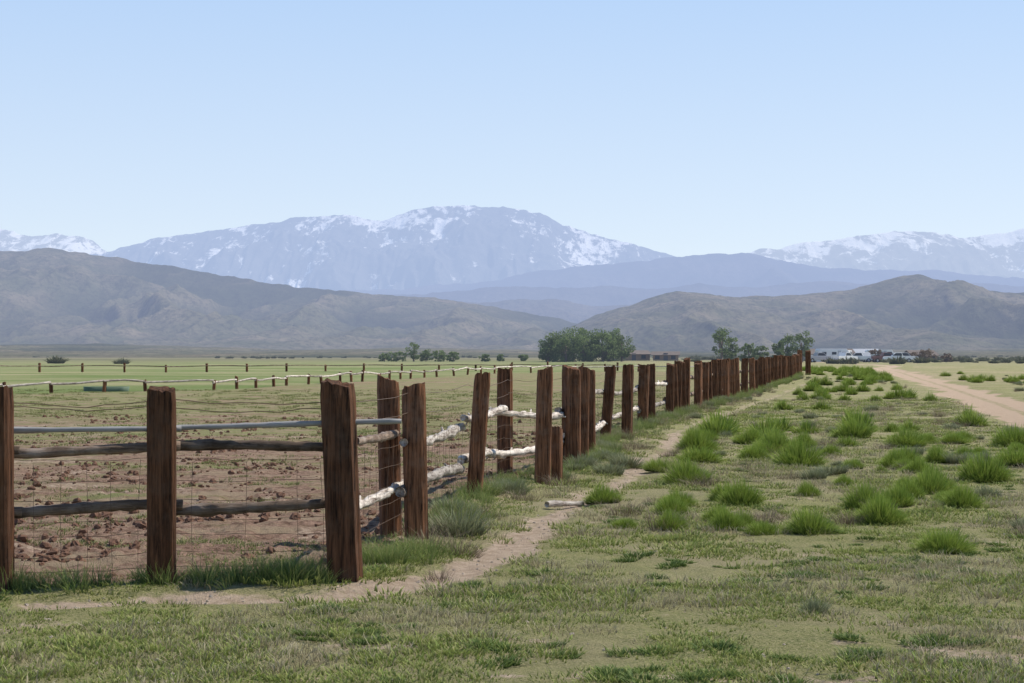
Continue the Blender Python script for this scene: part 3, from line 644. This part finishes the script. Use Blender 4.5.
def trailer(x,y,rz,L_=7.0,h=2.9,mat=None):
    e=empty('travel_trailer',(x,y,gz1(x,y)),rz)
    prism([(-L_/2,.5),(L_/2-.5,.5),(L_/2,1.2),(L_/2,h-.7),(L_/2-.5,h),(-L_/2+.2,h),(-L_/2,h-.3)],2.4,'shell',mat or M_wp,e)
    m=MB()
    for wx in(-L_*.33,0,L_*.33): m.box((wx,0,1.75),(.9,2.44,.5))
    obj('windows',m.mesh('w',False),M_gl,e)
    m=MB();m.box((L_*.17,0,1.4),(.65,2.45,1.7));obj('door',m.mesh('d',False),M_silver,e)
    m=MB();m.box((0,0,.9),(L_*.93,2.43,.1));obj('stripe',m.mesh('s',False),M_silver,e)
    for sx in(-.5,.4):
        for sy in(-1.05,1.05): wheel(sx,sy,.36,e)
    m=MB();m.tube([(L_/2-.3,0,.5),(L_/2+1.1,0,.5)],.06,6);m.tube([(L_/2+.9,0,0),(L_/2+.9,0,.6)],.05,6);obj('hitch',m.mesh('h'),M_dp,e)
def house(name,x,y,rz,L_,W,h,rh,wall,roof):
    e=empty(name,(x,y,gz1(x,y)),rz)
    prism([(-W/2,0),(W/2,0),(W/2,h),(0,h+rh),(-W/2,h)],L_,'walls',wall,e).rotation_euler=(0,0,math.pi/2)
    for s_ in(-1,1):
        m=MB();V=[(-L_/2-.4,s_*(W/2+.4),h-.25),(L_/2+.4,s_*(W/2+.4),h-.25),(L_/2+.4,0,h+rh+.08),(-L_/2-.4,0,h+rh+.08)]
        V+=[(a,b,c+.12) for a,b,c in V];m.add(V,[(0,1,2,3),(4,7,6,5),(0,4,5,1),(1,5,6,2),(2,6,7,3),(3,7,4,0)])
        obj('roof',m.mesh('r',False),roof,e)
    m=MB()
    for wx in(-L_*.33,L_*.3): m.box((wx,0,h*.55),(1.1,W+.06,.9))
    obj('windows',m.mesh('w',False),M_gl,e)
    m=MB();m.box((0,0,.9),(1,W+.08,1.8));obj('door',m.mesh('d',False),M_dp,e)
house('ranch_house',28.5,385,.2,8,6,1.7,.6,M_wall,M_roof)
house('ranch_shed',36.5,380,-.1,6,4,1.5,.5,M_wall,M_roof)
house('ranch_shed',66.5,335,.1,9,5,1.7,.8,M_wp,M_roof)
house('ranch_shed',88,345,.3,6,4,1.4,.8,M_wall,M_roof)
house('ranch_shed',75,345,-.2,7,4,1.9,.7,M_silver,M_silver)
trailer(61.0,305,.15,6,2.6);trailer(66.0,318,1.2,5,2.3);trailer(73.5,320,-.1,5.5,2.4)
pickup(57.5,300,.3,M_silver);pickup(65.3,301,2.9,M_wp);pickup(70,300,.1,M_rp);pickup(61.5,296,.7,M_wp);pickup(74,303,.1,M_silver);pickup(67.5,306,1.9,M_silver);pickup(71.5,296,3.0,M_wp)
e=empty('stock_water_trough',(-18.4,72.6,gz1(-18.4,72.6)+.0),.1)
m=MB();n=20
V=[]
for rr_,zz in ((.4,.0),(.43,.22),(.39,.22),(.36,.1)):
    for j in range(n):
        a=2*math.pi*j/n;V.append((math.copysign(.6,math.cos(a))+rr_*math.cos(a),rr_*math.sin(a),zz))
F=[(i*n+j,i*n+(j+1)%n,(i+1)*n+(j+1)%n,(i+1)*n+j) for i in range(3) for j in range(n)]
m.add(V,F);obj('tank_wall',m.mesh('tank'),M_tank,e)
m=MB();m.box((0,0,.17),(1.25,.5,.01));obj('water',m.mesh('w',False),M_gl,e)
# ------------------------------------------------------------------ light, sky, camera
az=math.radians(68);el=math.radians(54)
w=bpy.data.worlds.new('World');S.world=w;w.use_nodes=True;nt=w.node_tree
bg=nt.nodes['Background'];sky=nt.nodes.new('ShaderNodeTexSky');sky.sky_type='NISHITA';sky.sun_disc=False
sky.sun_elevation=el;sky.sun_rotation=az;sky.altitude=2000;sky.air_density=1.0;sky.dust_density=1.5;sky.ozone_density=1.0
tc=nt.nodes.new('ShaderNodeTexCoord');sp=nt.nodes.new('ShaderNodeSeparateXYZ');nt.links.new(tc.outputs['Generated'],sp.inputs[0])
hz=ramp(nt,sp.outputs['Z'],[(0,(.80,.88,.985)),(.06,(.76,.865,.99)),(.24,(.50,.70,1.0)),(.45,(.14,.29,.58)),(1,(.06,.15,.38))])
sc=nt.nodes.new('ShaderNodeVectorMath');sc.operation='SCALE';sc.inputs['Scale'].default_value=1/.14;nt.links.new(hz,sc.inputs[0])
mx=mix(nt,.82,sky.outputs[0],sc.outputs[0])
nt.links.new(mx,bg.inputs[0]);bg.inputs[1].default_value=.14
sd=bpy.data.lights.new('sun','SUN');sd.energy=5.0;sd.angle=math.radians(.5);sd.color=(1,.935,.83)
so=bpy.data.objects.new('sun',sd);COL.objects.link(so)
d=Vector((math.sin(az)*math.cos(el),math.cos(az)*math.cos(el),math.sin(el)))
so.rotation_euler=d.to_track_quat('Z','Y').to_euler();so.location=(20,10,40)
cd=bpy.data.cameras.new('camera');cam=bpy.data.objects.new('camera',cd);COL.objects.link(cam)
cd.sensor_width=36;cd.lens=56.25;cd.clip_start=.1;cd.clip_end=80000
cam.location=(0,0,1.7);cam.rotation_euler=(math.radians(90.483),0,0)
S.camera=cam
